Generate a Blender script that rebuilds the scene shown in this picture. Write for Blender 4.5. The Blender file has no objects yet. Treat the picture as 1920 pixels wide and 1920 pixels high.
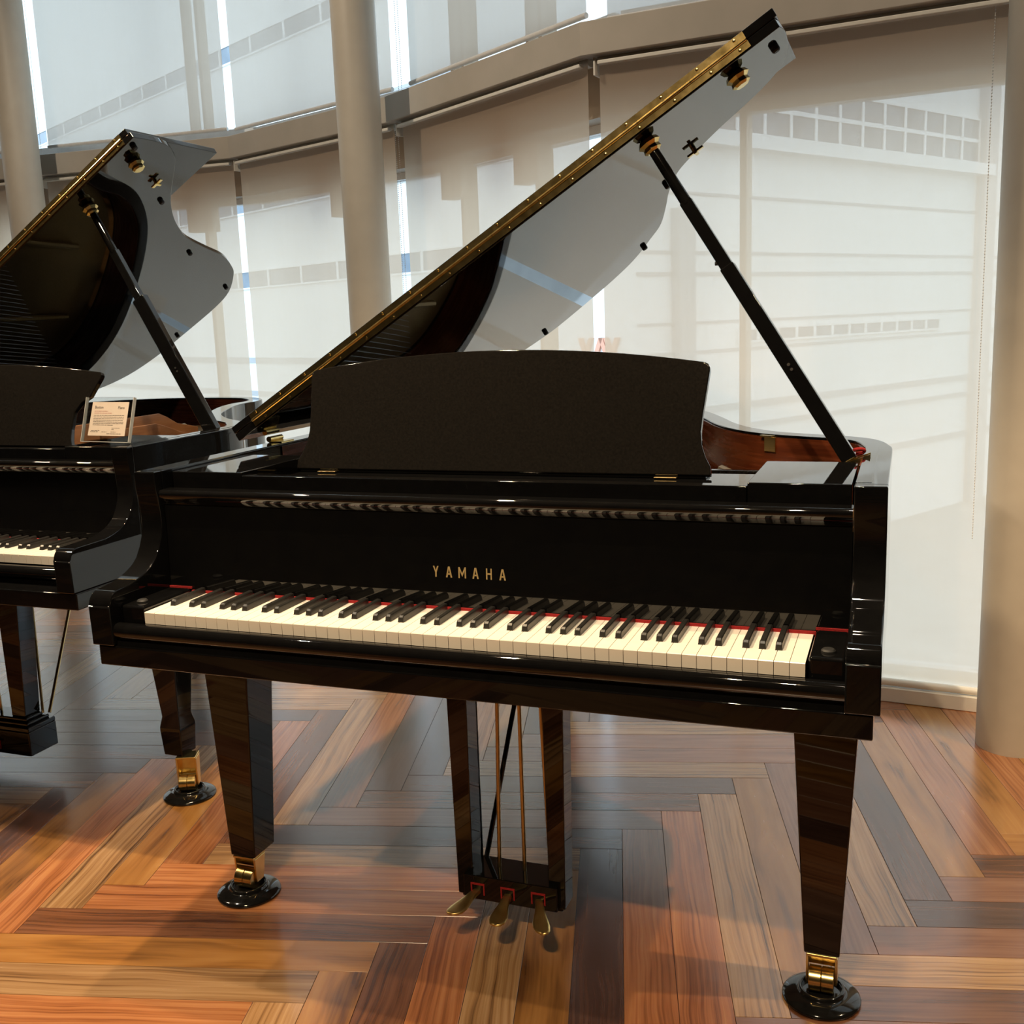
import bpy, bmesh, math, random
from mathutils import Vector, Matrix

# ------------------------------------------------------------------ camera, sky, lamps, exposure
random.seed(7)
scene = bpy.context.scene
COL = scene.collection
R = math.radians

CAM_F, CAM_POS = 1962.455, Vector((0.7404, -1.5605, 1.2621))
PITCH, ROLL, YAW = -0.18274, 0.03743, 0.36261
CAM_ROT = (Matrix.Rotation(YAW, 3, 'Z') @ Matrix.Rotation(PITCH, 3, 'X') @ Matrix.Rotation(ROLL, 3, 'Y'))
cam_data = bpy.data.cameras.new('camera')
cam_data.sensor_width = 36.0
cam_data.lens = CAM_F / 1920.0 * 36.0
cam_data.clip_end = 200
cam = bpy.data.objects.new('camera', cam_data)
COL.objects.link(cam)
cam.matrix_world = Matrix.Translation(CAM_POS) @ (CAM_ROT @ Matrix(((1, 0, 0), (0, 0, -1), (0, 1, 0)))).to_4x4()
scene.camera = cam

world = bpy.data.worlds.new('overcast sky')
scene.world = world
world.use_nodes = True
bg = world.node_tree.nodes['Background']
bg.inputs[0].default_value = (0.68, 0.86, 1.0, 1)
bg.inputs[1].default_value = 3.45

scene.view_settings.view_transform = 'Standard'
scene.view_settings.look = 'None'
scene.view_settings.gamma = 1.0
scene.view_settings.exposure = 0.0
scene.view_settings.use_curve_mapping = False
scene.cycles.use_denoising = True
scene.cycles.max_bounces = 10
scene.cycles.transparent_max_bounces = 16
scene.cycles.caustics_reflective = False
scene.cycles.caustics_refractive = False
scene.cycles.sample_clamp_indirect = 6.0

WARM = (1.0, 0.74, 0.45)
# ceiling spot lamps of the showroom, last two added as fill for columns and beam: (x, y, z, watts, aim x, aim y)
LAMPS = [(-0.70, 0.36, 3.0, 160, -0.7, 0.2, 115), (-0.70, 0.00, 3.0, 125, -0.9, 0.1, 115),
         (0.00, -2.25, 3.5, 190, 0.05, 0.75, 46), (0.26, -2.25, 3.5, 190, 0.2, 0.75, 46),
         (-3.15, 0.12, 2.75, 88, -0.9, 0.2, 80), (-2.90, 0.12, 2.75, 88, -0.9, 0.2, 80),
         (2.35, 0.55, 3.1, 240, 1.35, 1.5, 70),
         (-2.3, 0.0, 4.1, 240, -2.1, 2.2, 100), (0.55, -0.6, 4.1, 170, 0.2, 1.4, 90)]
FILL_WHITE = (1.0, 0.83, 0.63)
for lx, ly, lz, lw, ax, ay, cone in LAMPS:
    if lw <= 0:
        continue
    ld = bpy.data.lights.new('ceiling_or_fill_spot', 'SPOT')
    ld.energy = lw
    ld.color = WARM if lz < 4 else FILL_WHITE
    ld.spot_size = R(cone)
    ld.spot_blend = 0.6
    ld.shadow_soft_size = 0.03
    lo = bpy.data.objects.new('ceiling_or_fill_spot', ld)
    lo.location = (lx, ly, lz)
    lo.rotation_euler = (Vector((ax, ay, 0)) - Vector((lx, ly, lz))).to_track_quat('-Z', 'Y').to_euler()
    COL.objects.link(lo)

# ------------------------------------------------------------------ materials
def mat_new(name):
    m = bpy.data.materials.new(name)
    m.use_nodes = True
    return m, m.node_tree, m.node_tree.nodes['Principled BSDF']

def simple(name, col, rough=0.5, metal=0.0, coat=0.0, spec=0.5):
    m, nt, b = mat_new(name)
    b.inputs['Base Color'].default_value = (*col, 1)
    b.inputs['Roughness'].default_value = rough
    b.inputs['Metallic'].default_value = metal
    b.inputs['Coat Weight'].default_value = coat
    b.inputs['Specular IOR Level'].default_value = spec
    return m

def noisy(name, c0, c1, scale, rough=0.5, metal=0.0, stretch=(1, 1, 1), bump=0.0, r1=None, coord='Object', coat=0.0):
    m, nt, b = mat_new(name)
    N, L = nt.nodes, nt.links
    tc = N.new('ShaderNodeTexCoord')
    mp = N.new('ShaderNodeMapping'); mp.inputs['Scale'].default_value = stretch
    L.new(tc.outputs[coord], mp.inputs['Vector'])
    nz = N.new('ShaderNodeTexNoise'); nz.inputs['Scale'].default_value = scale; nz.inputs['Detail'].default_value = 6
    L.new(mp.outputs[0], nz.inputs['Vector'])
    rp = N.new('ShaderNodeValToRGB')
    rp.color_ramp.elements[0].position = 0.32; rp.color_ramp.elements[0].color = (*c0, 1)
    rp.color_ramp.elements[1].position = 0.68; rp.color_ramp.elements[1].color = (*c1, 1)
    L.new(nz.outputs['Fac'], rp.inputs[0]); L.new(rp.outputs[0], b.inputs['Base Color'])
    b.inputs['Roughness'].default_value = rough
    b.inputs['Metallic'].default_value = metal
    b.inputs['Coat Weight'].default_value = coat
    if r1 is not None:
        mr = N.new('ShaderNodeMapRange'); mr.inputs['To Min'].default_value = rough; mr.inputs['To Max'].default_value = r1
        L.new(nz.outputs['Fac'], mr.inputs['Value']); L.new(mr.outputs[0], b.inputs['Roughness'])
    if bump:
        bp = N.new('ShaderNodeBump'); bp.inputs['Strength'].default_value = bump; bp.inputs['Distance'].default_value = 0.002
        L.new(nz.outputs['Fac'], bp.inputs['Height']); L.new(bp.outputs[0], b.inputs['Normal'])
    return m

LACQUER = noisy('black piano lacquer', (0.0035, 0.0035, 0.0038), (0.0045, 0.0045, 0.0045), 40, rough=0.022, r1=0.03)
SATIN = noisy('black satin lacquer', (0.006, 0.0055, 0.005), (0.009, 0.008, 0.007), 220, rough=0.035, r1=0.055)
BRASS = noisy('polished brass', (0.70, 0.54, 0.22), (0.80, 0.63, 0.29), 60, rough=0.17, metal=1.0, r1=0.27)
PEDALBRASS = noisy('worn pedal brass', (0.72, 0.52, 0.19), (0.82, 0.61, 0.25), 40, rough=0.30, metal=1.0, r1=0.42)
BRASSROD = noisy('satin brass rod', (0.42, 0.31, 0.14), (0.52, 0.39, 0.19), 60, rough=0.28, metal=1.0, r1=0.36)
IVORY = noisy('white key plastic', (0.84, 0.79, 0.70), (0.87, 0.82, 0.73), 30, rough=0.20, r1=0.28)
EBONY = noisy('black key', (0.012, 0.012, 0.011), (0.020, 0.019, 0.018), 200, rough=0.26, r1=0.40)
FELT = noisy('red felt', (0.24, 0.006, 0.008), (0.34, 0.012, 0.012), 500, rough=0.95, bump=0.4)
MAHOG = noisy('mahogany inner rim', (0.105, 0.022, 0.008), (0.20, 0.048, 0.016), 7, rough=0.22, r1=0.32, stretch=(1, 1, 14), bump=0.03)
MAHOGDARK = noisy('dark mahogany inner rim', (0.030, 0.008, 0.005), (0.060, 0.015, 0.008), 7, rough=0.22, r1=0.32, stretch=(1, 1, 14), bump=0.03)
TANWOOD = noisy('tan interior wood', (0.20, 0.085, 0.035), (0.28, 0.13, 0.055), 9, rough=0.35, r1=0.45, stretch=(1, 1, 10))
SPRUCE = noisy('spruce soundboard', (0.36, 0.18, 0.06), (0.50, 0.28, 0.10), 10, rough=0.35, stretch=(18, 1, 1))
PLATE = noisy('gold iron plate', (0.30, 0.19, 0.07), (0.38, 0.25, 0.10), 200, rough=0.38, metal=0.75, bump=0.15)
STEEL = noisy('steel string', (0.42, 0.42, 0.43), (0.55, 0.55, 0.56), 80, rough=0.3, metal=1.0)
RUBBER = noisy('black rubber', (0.008, 0.008, 0.008), (0.014, 0.014, 0.013), 200, rough=0.6)
GOLDLEAF = noisy('gold leaf', (0.52, 0.38, 0.17), (0.62, 0.46, 0.22), 200, rough=0.35, metal=0.4)
CUPBLACK = noisy('black caster cup plastic', (0.006, 0.006, 0.006), (0.009, 0.009, 0.009), 60, rough=0.05, r1=0.10)
COLPAINT = noisy('cream column paint', (0.50, 0.465, 0.40), (0.53, 0.495, 0.425), 14, rough=0.42, r1=0.5, bump=0.02)
BEAMPAINT = noisy('warm grey beam paint', (0.42, 0.39, 0.34), (0.45, 0.415, 0.365), 10, rough=0.45, r1=0.55, bump=0.02)
RAILMAT = noisy('pale metal rail', (0.66, 0.64, 0.58), (0.72, 0.70, 0.64), 30, rough=0.35, r1=0.45)
HEMMAT = noisy('grey hem bar', (0.60, 0.59, 0.58), (0.66, 0.65, 0.64), 40, rough=0.4)
FRAMEMAT = noisy('window frame aluminium', (0.68, 0.73, 0.77), (0.74, 0.79, 0.83), 20, rough=0.4)
MULLMAT = noisy('beige mullion paint', (0.42, 0.32, 0.22), (0.46, 0.36, 0.25), 20, rough=0.5)
SPANMAT = noisy('spandrel panel', (0.34, 0.31, 0.27), (0.38, 0.35, 0.30), 8, rough=0.6)
BASEMAT = noisy('white baseboard paint', (0.80, 0.77, 0.70), (0.84, 0.81, 0.74), 12, rough=0.4, r1=0.5)
WALLMAT = noisy('interior wall plaster', (0.032, 0.027, 0.022), (0.040, 0.034, 0.027), 5, rough=0.75, bump=0.05)
CEILMAT = noisy('ceiling plaster', (0.17, 0.155, 0.13), (0.20, 0.18, 0.15), 5, rough=0.85, bump=0.05)
BUILD = noisy('white cladding', (0.74, 0.73, 0.72), (0.80, 0.79, 0.78), 0.6, rough=0.6)
BUILDGREY = noisy('grey cladding', (0.36, 0.36, 0.37), (0.42, 0.42, 0.43), 0.8, rough=0.6)
BUILDGLASS = noisy('facade glazing', (0.09, 0.12, 0.16), (0.17, 0.21, 0.26), 1.2, rough=0.15, coord='Object')
SALMON = noisy('salmon sign', (0.62, 0.30, 0.20), (0.68, 0.34, 0.24), 4, rough=0.6)
STREET = noisy('street asphalt', (0.30, 0.29, 0.28), (0.38, 0.37, 0.35), 1.5, rough=0.9)
STRIPE = noisy('road paint', (0.74, 0.74, 0.72), (0.80, 0.80, 0.78), 6, rough=0.8)
CARD = noisy('printed card paper', (0.80, 0.66, 0.56), (0.83, 0.69, 0.59), 40, rough=0.7)
INK = simple('dark ink', (0.045, 0.040, 0.038), 0.7)
INKRED = simple('red ink', (0.42, 0.10, 0.08), 0.7)
JOINT = noisy('dark plank joint', (0.025, 0.014, 0.008), (0.035, 0.02, 0.012), 40, rough=0.8)

def glassy(name, tint, ior, rough=0.0):
    m = bpy.data.materials.new(name); m.use_nodes = True
    nt = m.node_tree; N, L = nt.nodes, nt.links
    N.clear()
    out = N.new('ShaderNodeOutputMaterial'); mx = N.new('ShaderNodeMixShader')
    tr = N.new('ShaderNodeBsdfTransparent'); tr.inputs[0].default_value = (*tint, 1)
    gl = N.new('ShaderNodeBsdfGlossy'); gl.inputs['Roughness'].default_value = rough
    lw = N.new('ShaderNodeLayerWeight'); lw.inputs[0].default_value = 0.5      # facing, the same from both sides
    pw = N.new('ShaderNodeMath'); pw.operation = 'POWER'; pw.inputs[1].default_value = 5.0
    fr = N.new('ShaderNodeMath'); fr.operation = 'MULTIPLY_ADD'
    f0 = ((ior - 1) / (ior + 1)) ** 2
    fr.inputs[1].default_value = 1 - f0; fr.inputs[2].default_value = f0
    L.new(lw.outputs['Facing'], pw.inputs[0]); L.new(pw.outputs[0], fr.inputs[0])
    L.new(fr.outputs[0], mx.inputs[0]); L.new(tr.outputs[0], mx.inputs[1]); L.new(gl.outputs[0], mx.inputs[2])
    L.new(mx.outputs[0], out.inputs[0])
    return m
PANEGLASS = glassy('clear window glass', (0.955, 0.975, 0.985), 1.35)
ACRYLIC = glassy('clear acrylic', (0.95, 0.96, 0.96), 1.45)

ACRYLEDGE = simple('acrylic edge painted bright', (0.42, 0.43, 0.42), 0.12)  # pale colour stands in for the light that glows in clear acrylic edges

def screen_fabric(name, see, col):
    """Open-weave sun screen: a share of the light passes between the threads, the rest is scattered by them."""
    m = bpy.data.materials.new(name); m.use_nodes = True
    nt = m.node_tree; N, L = nt.nodes, nt.links
    N.clear()
    out = N.new('ShaderNodeOutputMaterial')
    tr = N.new('ShaderNodeBsdfTransparent')
    tl = N.new('ShaderNodeBsdfTranslucent'); df = N.new('ShaderNodeBsdfDiffuse')
    tc = N.new('ShaderNodeTexCoord'); mp = N.new('ShaderNodeMapping'); mp.inputs['Scale'].default_value = (1, 1, 0.12)
    nz = N.new('ShaderNodeTexNoise'); nz.inputs['Scale'].default_value = 42; nz.inputs['Detail'].default_value = 4
    L.new(tc.outputs['Object'], mp.inputs[0]); L.new(mp.outputs[0], nz.inputs['Vector'])
    rp = N.new('ShaderNodeValToRGB')
    rp.color_ramp.elements[0].color = (*[c * 0.975 for c in col], 1); rp.color_ramp.elements[1].color = (*col, 1)
    L.new(nz.outputs['Fac'], rp.inputs[0])
    L.new(rp.outputs[0], tl.inputs[0]); L.new(rp.outputs[0], df.inputs[0])
    a = N.new('ShaderNodeMixShader'); a.inputs[0].default_value = 0.25
    L.new(tl.outputs[0], a.inputs[1]); L.new(df.outputs[0], a.inputs[2])
    b = N.new('ShaderNodeMixShader'); b.inputs[0].default_value = see
    L.new(a.outputs[0], b.inputs[1]); L.new(tr.outputs[0], b.inputs[2])
    L.new(b.outputs[0], out.inputs[0])
    return m
SCREEN = screen_fabric('cream sun screen fabric', 0.155, (0.715, 0.55, 0.402))
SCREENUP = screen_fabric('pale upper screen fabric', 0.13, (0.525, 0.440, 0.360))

def wood(name, dark, mid, light, fine, broad, rough=(0.20, 0.30)):
    """Plank wood: long fine grain lines plus broad cloudy figure, in plank coordinates (u along the plank)."""
    m, nt, b = mat_new(name)
    N, L = nt.nodes, nt.links
    uv = N.new('ShaderNodeTexCoord'); oi = N.new('ShaderNodeObjectInfo')
    add = N.new('ShaderNodeVectorMath'); add.operation = 'ADD'
    sc = N.new('ShaderNodeVectorMath'); sc.operation = 'SCALE'; sc.inputs['Scale'].default_value = 37.0
    cx = N.new('ShaderNodeCombineXYZ')
    L.new(oi.outputs['Random'], cx.inputs[0]); L.new(oi.outputs['Random'], cx.inputs[2]); L.new(cx.outputs[0], sc.inputs[0])
    L.new(uv.outputs['UV'], add.inputs[0]); L.new(sc.outputs[0], add.inputs[1])
    # warp so grain lines wander
    wn = N.new('ShaderNodeTexNoise'); wn.inputs['Scale'].default_value = 1.0; wn.inputs['Detail'].default_value = 2
    wm = N.new('ShaderNodeMapping'); wm.inputs['Scale'].default_value = (3.2, 6, 1)
    L.new(add.outputs[0], wm.inputs[0]); L.new(wm.outputs[0], wn.inputs['Vector'])
    wsub = N.new('ShaderNodeVectorMath'); wsub.operation = 'SCALE'; wsub.inputs['Scale'].default_value = 0.035
    L.new(wn.outputs['Color'], wsub.inputs[0])
    w2 = N.new('ShaderNodeVectorMath'); w2.operation = 'ADD'
    L.new(add.outputs[0], w2.inputs[0]); L.new(wsub.outputs[0], w2.inputs[1])
    m1 = N.new('ShaderNodeMapping'); m1.inputs['Scale'].default_value = (1.6, 125, 1)
    n1 = N.new('ShaderNodeTexNoise'); n1.inputs['Scale'].default_value = 1.0; n1.inputs['Detail'].default_value = 5; n1.inputs['Roughness'].default_value = 0.6
    L.new(w2.outputs[0], m1.inputs[0]); L.new(m1.outputs[0], n1.inputs['Vector'])
    m2 = N.new('ShaderNodeMapping'); m2.inputs['Scale'].default_value = (2.6, 17, 1)
    n2 = N.new('ShaderNodeTexNoise'); n2.inputs['Scale'].default_value = 1.0; n2.inputs['Detail'].default_value = 3; n2.inputs['Distortion'].default_value = 0.6
    L.new(w2.outputs[0], m2.inputs[0]); L.new(m2.outputs[0], n2.inputs['Vector'])
    mx = N.new('ShaderNodeMath'); mx.operation = 'MULTIPLY'; mx.inputs[1].default_value = fine
    L.new(n1.outputs['Fac'], mx.inputs[0])
    my = N.new('ShaderNodeMath'); my.operation = 'MULTIPLY_ADD'; my.inputs[1].default_value = broad
    L.new(n2.outputs['Fac'], my.inputs[0]); L.new(mx.outputs[0], my.inputs[2])
    rp = N.new('ShaderNodeValToRGB'); e = rp.color_ramp.elements
    s = 0.5 * (fine + broad)
    e[0].position = s - 0.19; e[0].color = (*dark, 1)
    e[1].position = s + 0.17; e[1].color = (*light, 1)
    k = e.new(s - 0.02); k.color = (*mid, 1)
    L.new(my.outputs[0], rp.inputs[0])
    hv = N.new('ShaderNodeHueSaturation')
    mr = N.new('ShaderNodeMapRange'); mr.inputs['To Min'].default_value = 0.82; mr.inputs['To Max'].default_value = 1.16
    L.new(oi.outputs['Random'], mr.inputs['Value']); L.new(mr.outputs[0], hv.inputs['Value'])
    L.new(rp.outputs[0], hv.inputs['Color']); L.new(hv.outputs[0], b.inputs['Base Color'])
    r2 = N.new('ShaderNodeMapRange'); r2.inputs['To Min'].default_value = rough[0]; r2.inputs['To Max'].default_value = rough[1]
    L.new(n2.outputs['Fac'], r2.inputs['Value']); L.new(r2.outputs[0], b.inputs['Roughness'])
    m3 = N.new('ShaderNodeMapping'); m3.inputs['Scale'].default_value = (16, 60, 1)
    n3 = N.new('ShaderNodeTexNoise'); n3.inputs['Scale'].default_value = 1.0; n3.inputs['Detail'].default_value = 3
    L.new(add.outputs[0], m3.inputs[0]); L.new(m3.outputs[0], n3.inputs['Vector'])
    bp = N.new('ShaderNodeBump'); bp.inputs['Strength'].default_value = 0.10; bp.inputs['Distance'].default_value = 0.002
    L.new(n3.outputs['Fac'], bp.inputs['Height']); L.new(bp.outputs[0], b.inputs['Normal'])
    b.inputs['Specular IOR Level'].default_value = 0.92
    b.inputs['Coat Weight'].default_value = 0.35
    b.inputs['Coat Roughness'].default_value = 0.20
    return m
WOOD = {
    'R': wood('orange red plank', (0.15, 0.046, 0.015), (0.34, 0.125, 0.043), (0.46, 0.20, 0.078), 0.80, 0.40),
    'T': wood('tan striped plank', (0.085, 0.038, 0.014), (0.33, 0.175, 0.072), (0.45, 0.27, 0.13), 0.95, 0.30),
    'G': wood('golden brown plank', (0.095, 0.036, 0.010), (0.33, 0.145, 0.036), (0.43, 0.21, 0.06), 0.25, 0.75),
    'D': wood('dark brown plank', (0.036, 0.013, 0.007), (0.125, 0.048, 0.021), (0.21, 0.086, 0.038), 0.65, 0.55),
    'P': wood('pinkish brown plank', (0.13, 0.048, 0.022), (0.25, 0.105, 0.055), (0.34, 0.165, 0.090), 0.50, 0.45),
    'K': wood('blackish brown plank', (0.034, 0.015, 0.011), (0.082, 0.038, 0.026), (0.14, 0.068, 0.044), 0.60, 0.35),
}

# ------------------------------------------------------------------ mesh helpers
class MB:
    def __init__(self):
        self.v, self.f = [], []
    def add(self, vs, fs):
        n = len(self.v)
        self.v += [tuple(p) for p in vs]
        self.f += [[i + n for i in f] for f in fs]
        return self
    def box(self, x0, x1, y0, y1, z0, z1, M=None):
        vs = [Vector(p) for p in ((x0, y0, z0), (x1, y0, z0), (x1, y1, z0), (x0, y1, z0), (x0, y0, z1), (x1, y0, z1), (x1, y1, z1), (x0, y1, z1))]
        if M is not None:
            vs = [M @ p for p in vs]
        return self.add(vs, [(0, 3, 2, 1), (4, 5, 6, 7), (0, 1, 5, 4), (1, 2, 6, 5), (2, 3, 7, 6), (3, 0, 4, 7)])
    def prism(self, poly, fn, t0, t1):
        """poly: 2D points; fn(a, b, t) -> 3D point."""
        n = len(poly)
        vs = [fn(a, b, t0) for a, b in poly] + [fn(a, b, t1) for a, b in poly]
        fs = [list(range(n))[::-1], list(range(n, 2 * n))]
        for i in range(n):
            j = (i + 1) % n
            fs.append((i, j, j + n, i + n))
        return self.add(vs, fs)
    def rings(self, rings, cap=True):
        k = len(rings[0])
        vs = [p for r in rings for p in r]
        fs = []
        for i in range(len(rings) - 1):
            for j in range(k):
                a, b = i * k + j, i * k + (j + 1) % k
                fs.append((a, b, b + k, a + k))
        if cap:
            fs.append(list(range(k))[::-1]); fs.append(list(range((len(rings) - 1) * k, len(rings) * k)))
        return self.add(vs, fs)
    def tube(self, pts, r, n=12, cap=True):
        pts = [Vector(p) for p in pts]
        rs = r if isinstance(r, (list, tuple)) else [r] * len(pts)
        rings, up = [], None
        for i, p in enumerate(pts):
            d = (pts[min(i + 1, len(pts) - 1)] - pts[max(i - 1, 0)]).normalized()
            if up is None:
                up = Vector((0, 0, 1)) if abs(d.z) < 0.9 else Vector((1, 0, 0))
            u = d.cross(up).normalized(); w = u.cross(d).normalized(); up = w
            rings.append([p + rs[i] * (math.cos(2 * math.pi * k / n) * u + math.sin(2 * math.pi * k / n) * w) for k in range(n)])
        return self.rings(rings, cap)
    def lathe(self, prof, c=(0, 0, 0), n=32, M=None):
        """prof: (radius, height) from bottom to top."""
        c = Vector(c)
        rings = []
        for r, h in prof:
            ring = []
            for k in range(n):
                p = Vector((r * math.cos(2 * math.pi * k / n), r * math.sin(2 * math.pi * k / n), h))
                if M is not None:
                    p = M @ p
                ring.append(c + p)
            rings.append(ring)
        return self.rings(rings)
    def mesh(self, name):
        me = bpy.data.meshes.new(name)
        me.from_pydata(self.v, [], self.f)
        bm = bmesh.new(); bm.from_mesh(me)
        bmesh.ops.recalc_face_normals(bm, faces=bm.faces)
        bm.to_mesh(me); bm.free()
        return me
    def build(self, name, mat, parent=None, bevel=0.0, seg=2, smooth=True, angle=35, loc=None):
        me = self.mesh(name)
        me.materials.append(mat)
        o = bpy.data.objects.new(name, me)
        COL.objects.link(o)
        if parent is not None:
            o.parent = parent
        if loc is not None:
            o.location = loc
        finish(o, bevel, seg, smooth, angle)
        return o

def finish(o, bevel=0.0, seg=2, smooth=True, angle=35):
    me = o.data
    if smooth:
        me.polygons.foreach_set('use_smooth', [True] * len(me.polygons))
        me.set_sharp_from_angle(angle=R(angle))
    if bevel:
        md = o.modifiers.new('edge', 'BEVEL')
        md.width = bevel; md.segments = seg; md.limit_method = 'ANGLE'; md.angle_limit = R(38); md.harden_normals = smooth

def tag(o, label=None, cat=None, group=None, kind=None):
    if label: o['label'] = label
    if cat: o['category'] = cat
    if group: o['group'] = group
    if kind: o['kind'] = kind
    return o

def empty(name, loc=(0, 0, 0), rz=0.0):
    o = bpy.data.objects.new(name, None)
    o.location = loc; o.rotation_euler = (0, 0, rz); o.empty_display_size = 0.1
    COL.objects.link(o)
    return o

def copy_tree(o, parent=None):
    c = o.copy(); COL.objects.link(c); c.parent = parent
    for ch in [k for k in bpy.data.objects if k.parent is o]:
        copy_tree(ch, c)
    return c

def smooth_path(pts, sub=4, closed=False):
    out = []
    n = len(pts)
    for i in range(n - (0 if closed else 1)):
        p0 = pts[(i - 1) % n] if closed or i > 0 else pts[i]
        p1, p2 = pts[i], pts[(i + 1) % n]
        p3 = pts[(i + 2) % n] if closed or i + 2 < n else pts[min(i + 1, n - 1)]
        for k in range(sub):
            t = k / sub
            out.append(tuple(0.5 * ((2 * b) + (-a + c) * t + (2 * a - 5 * b + 4 * c - d) * t * t + (-a + 3 * b - 3 * c + d) * t ** 3)
                             for a, b, c, d in zip(p0, p1, p2, p3)))
    if not closed:
        out.append(tuple(pts[-1]))
    return out

def inset_path(path, d):
    """Open path offset to its left by d."""
    out = []
    n = len(path)
    for i in range(n):
        a, b = Vector(path[max(i - 1, 0)][:2]), Vector(path[min(i + 1, n - 1)][:2])
        t = (b - a).normalized()
        out.append((path[i][0] - t.y * d, path[i][1] + t.x * d))
    return out

def arc(c, r, a0, a1, n):
    return [(c[0] + r * math.cos(R(a0 + (a1 - a0) * k / n)), c[1] + r * math.sin(R(a0 + (a1 - a0) * k / n))) for k in range(n + 1)]

# ------------------------------------------------------------------ room shell
FLOOR_A, FW, FO = 0.25743607, 0.1005, (0.00652045, 0.03372567)
V = [(-7.2, 1.9), (-5.95, 2.62), (-4.78, 2.93), (-3.6, 3.03), (-2.43, 3.10), (-1.33, 2.67), (-0.27, 1.98), (1.18, 1.83), (2.3, 1.77), (3.3, 1.77)]
NF = len(V) - 1
CEIL = 4.3
Y_FRONT = -5.6

def offs(d):
    """The window line moved outward by d."""
    P = []
    for i in range(len(V)):
        a, b = Vector(V[max(i - 1, 0)]), Vector(V[min(i + 1, NF)])
        if 0 < i < NF:
            t1 = (Vector(V[i]) - a).normalized(); t2 = (b - Vector(V[i])).normalized()
            n1, n2 = Vector((-t1.y, t1.x)), Vector((-t2.y, t2.x))
            n = (n1 + n2).normalized(); k = d / max(0.3, n.dot(n1))
        else:
            t = (b - a).normalized(); n = Vector((-t.y, t.x)); k = d
        P.append(Vector(V[i]) + n * k)
    return P

def ribbon(d0, d1, z0, z1, name, mat, i0=0, i1=NF, bevel=0.0):
    A, B = offs(d0), offs(d1)
    poly = A[i0:i1 + 1] + B[i0:i1 + 1][::-1]
    m = MB()
    n = i1 - i0 + 1
    for k in range(n - 1):
        a, b, c, d = A[i0 + k], A[i0 + k + 1], B[i0 + k + 1], B[i0 + k]
        m.prism([a, b, c, d], lambda x, y, t: (x, y, t), z0, z1)
    bm = bmesh.new(); me = m.mesh(name); bm.from_mesh(me)
    bmesh.ops.remove_doubles(bm, verts=bm.verts, dist=1e-4)
    seen = {}
    for f in bm.faces:   # inner walls between neighbouring pieces
        seen.setdefault(tuple(sorted(v.index for v in f.verts)), []).append(f)
    bmesh.ops.delete(bm, geom=[f for fs in seen.values() if len(fs) > 1 for f in fs], context='FACES_ONLY')
    bm.to_mesh(me); bm.free()
    me.materials.append(mat)
    o = bpy.data.objects.new(name, me); COL.objects.link(o)
    finish(o, bevel, 2, True, 30)
    return o

# floor: a dark bed with herringbone planks on it
cosA, sinA = math.cos(FLOOR_A), math.sin(FLOOR_A)
def lattice(u, v):
    """herringbone lattice units -> room metres"""
    a, b = u * FW + FO[0], v * FW + FO[1]
    return (a * cosA - b * sinA, a * sinA + b * cosA)
outer = offs(0.30)
fl = MB()
fpoly = [(-7.2, Y_FRONT), (3.3, Y_FRONT)] + [tuple(p) for p in outer[::-1]]
fl.prism(fpoly, lambda x, y, t: (x, y, t), -0.12, -0.006)
floor = tag(fl.build('floor', JOINT, smooth=False), 'polished herringbone floor of mixed orange, tan and dark brown planks', 'floor', kind='structure')

def project(p):
    d = CAM_ROT.transposed() @ (Vector(p) - CAM_POS)
    if d.y < 0.05:
        return None
    return (960 + CAM_F * d.x / d.y, 960 - CAM_F * d.z / d.y)

KNOWN = {}
for tok in """H2,0:D H1,0:G H0,0:T H-1,0:R H3,0:R H4,0:R H5,0:T V-12,1:G V-11,1:R V-10,1:T V-9,1:G V-8,1:R V-13,1:D H8,-1:T H9,-1:D V-3,0:G V-2,0:D
V-1,0:R V0,0:T V1,0:G V2,0:K V3,0:R V4,0:R V5,0:T V-4,0:T V13,0:R V11,0:R V10,0:G V9,0:K V8,0:T V12,0:G V14,0:G V15,0:R H5,1:D H4,1:P H3,1:K H2,1:P H1,1:T H0,1:D H12,0:P H11,0:P
H10,0:T H9,0:K H8,0:D H7,0:P H6,0:K V7,0:P V6,0:G V-7,1:D V-6,1:T V-5,1:R V-4,1:K V-3,1:K H16,-1:T H14,-1:K H13,-1:D H12,-1:D H11,-1:D H10,-1:K
V-17,2:K V-19,2:D H20,-2:D H22,-2:G H24,-2:D H25,-2:R""".split():
    key, val = tok.split(':')
    a, b = key[1:].split(',')
    KNOWN[(key[0], int(a), int(b))] = val

def plank_mesh(name):
    g, c, L, h = 0.0005, 0.00045, 9 * FW / 2, FW / 2
    m = MB()
    m.rings([[(-L + g, -h + g, -0.006), (L - g, -h + g, -0.006), (L - g, h - g, -0.006), (-L + g, h - g, -0.006)],
             [(-L + g, -h + g, -c), (L - g, -h + g, -c), (L - g, h - g, -c), (-L + g, h - g, -c)],
             [(-L + g + c, -h + g + c, 0), (L - g - c, -h + g + c, 0), (L - g - c, h - g - c, 0), (-L + g + c, h - g - c, 0)]])
    return m
pm = plank_mesh('plank')
plank_me = pm.mesh('plank')
uvl = plank_me.uv_layers.new(name='UVMap')
for lp in plank_me.loops:
    co = plank_me.vertices[lp.vertex_index].co
    uvl.data[lp.index].uv = (co.x, co.y)
plank_me.materials.append(None)

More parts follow.
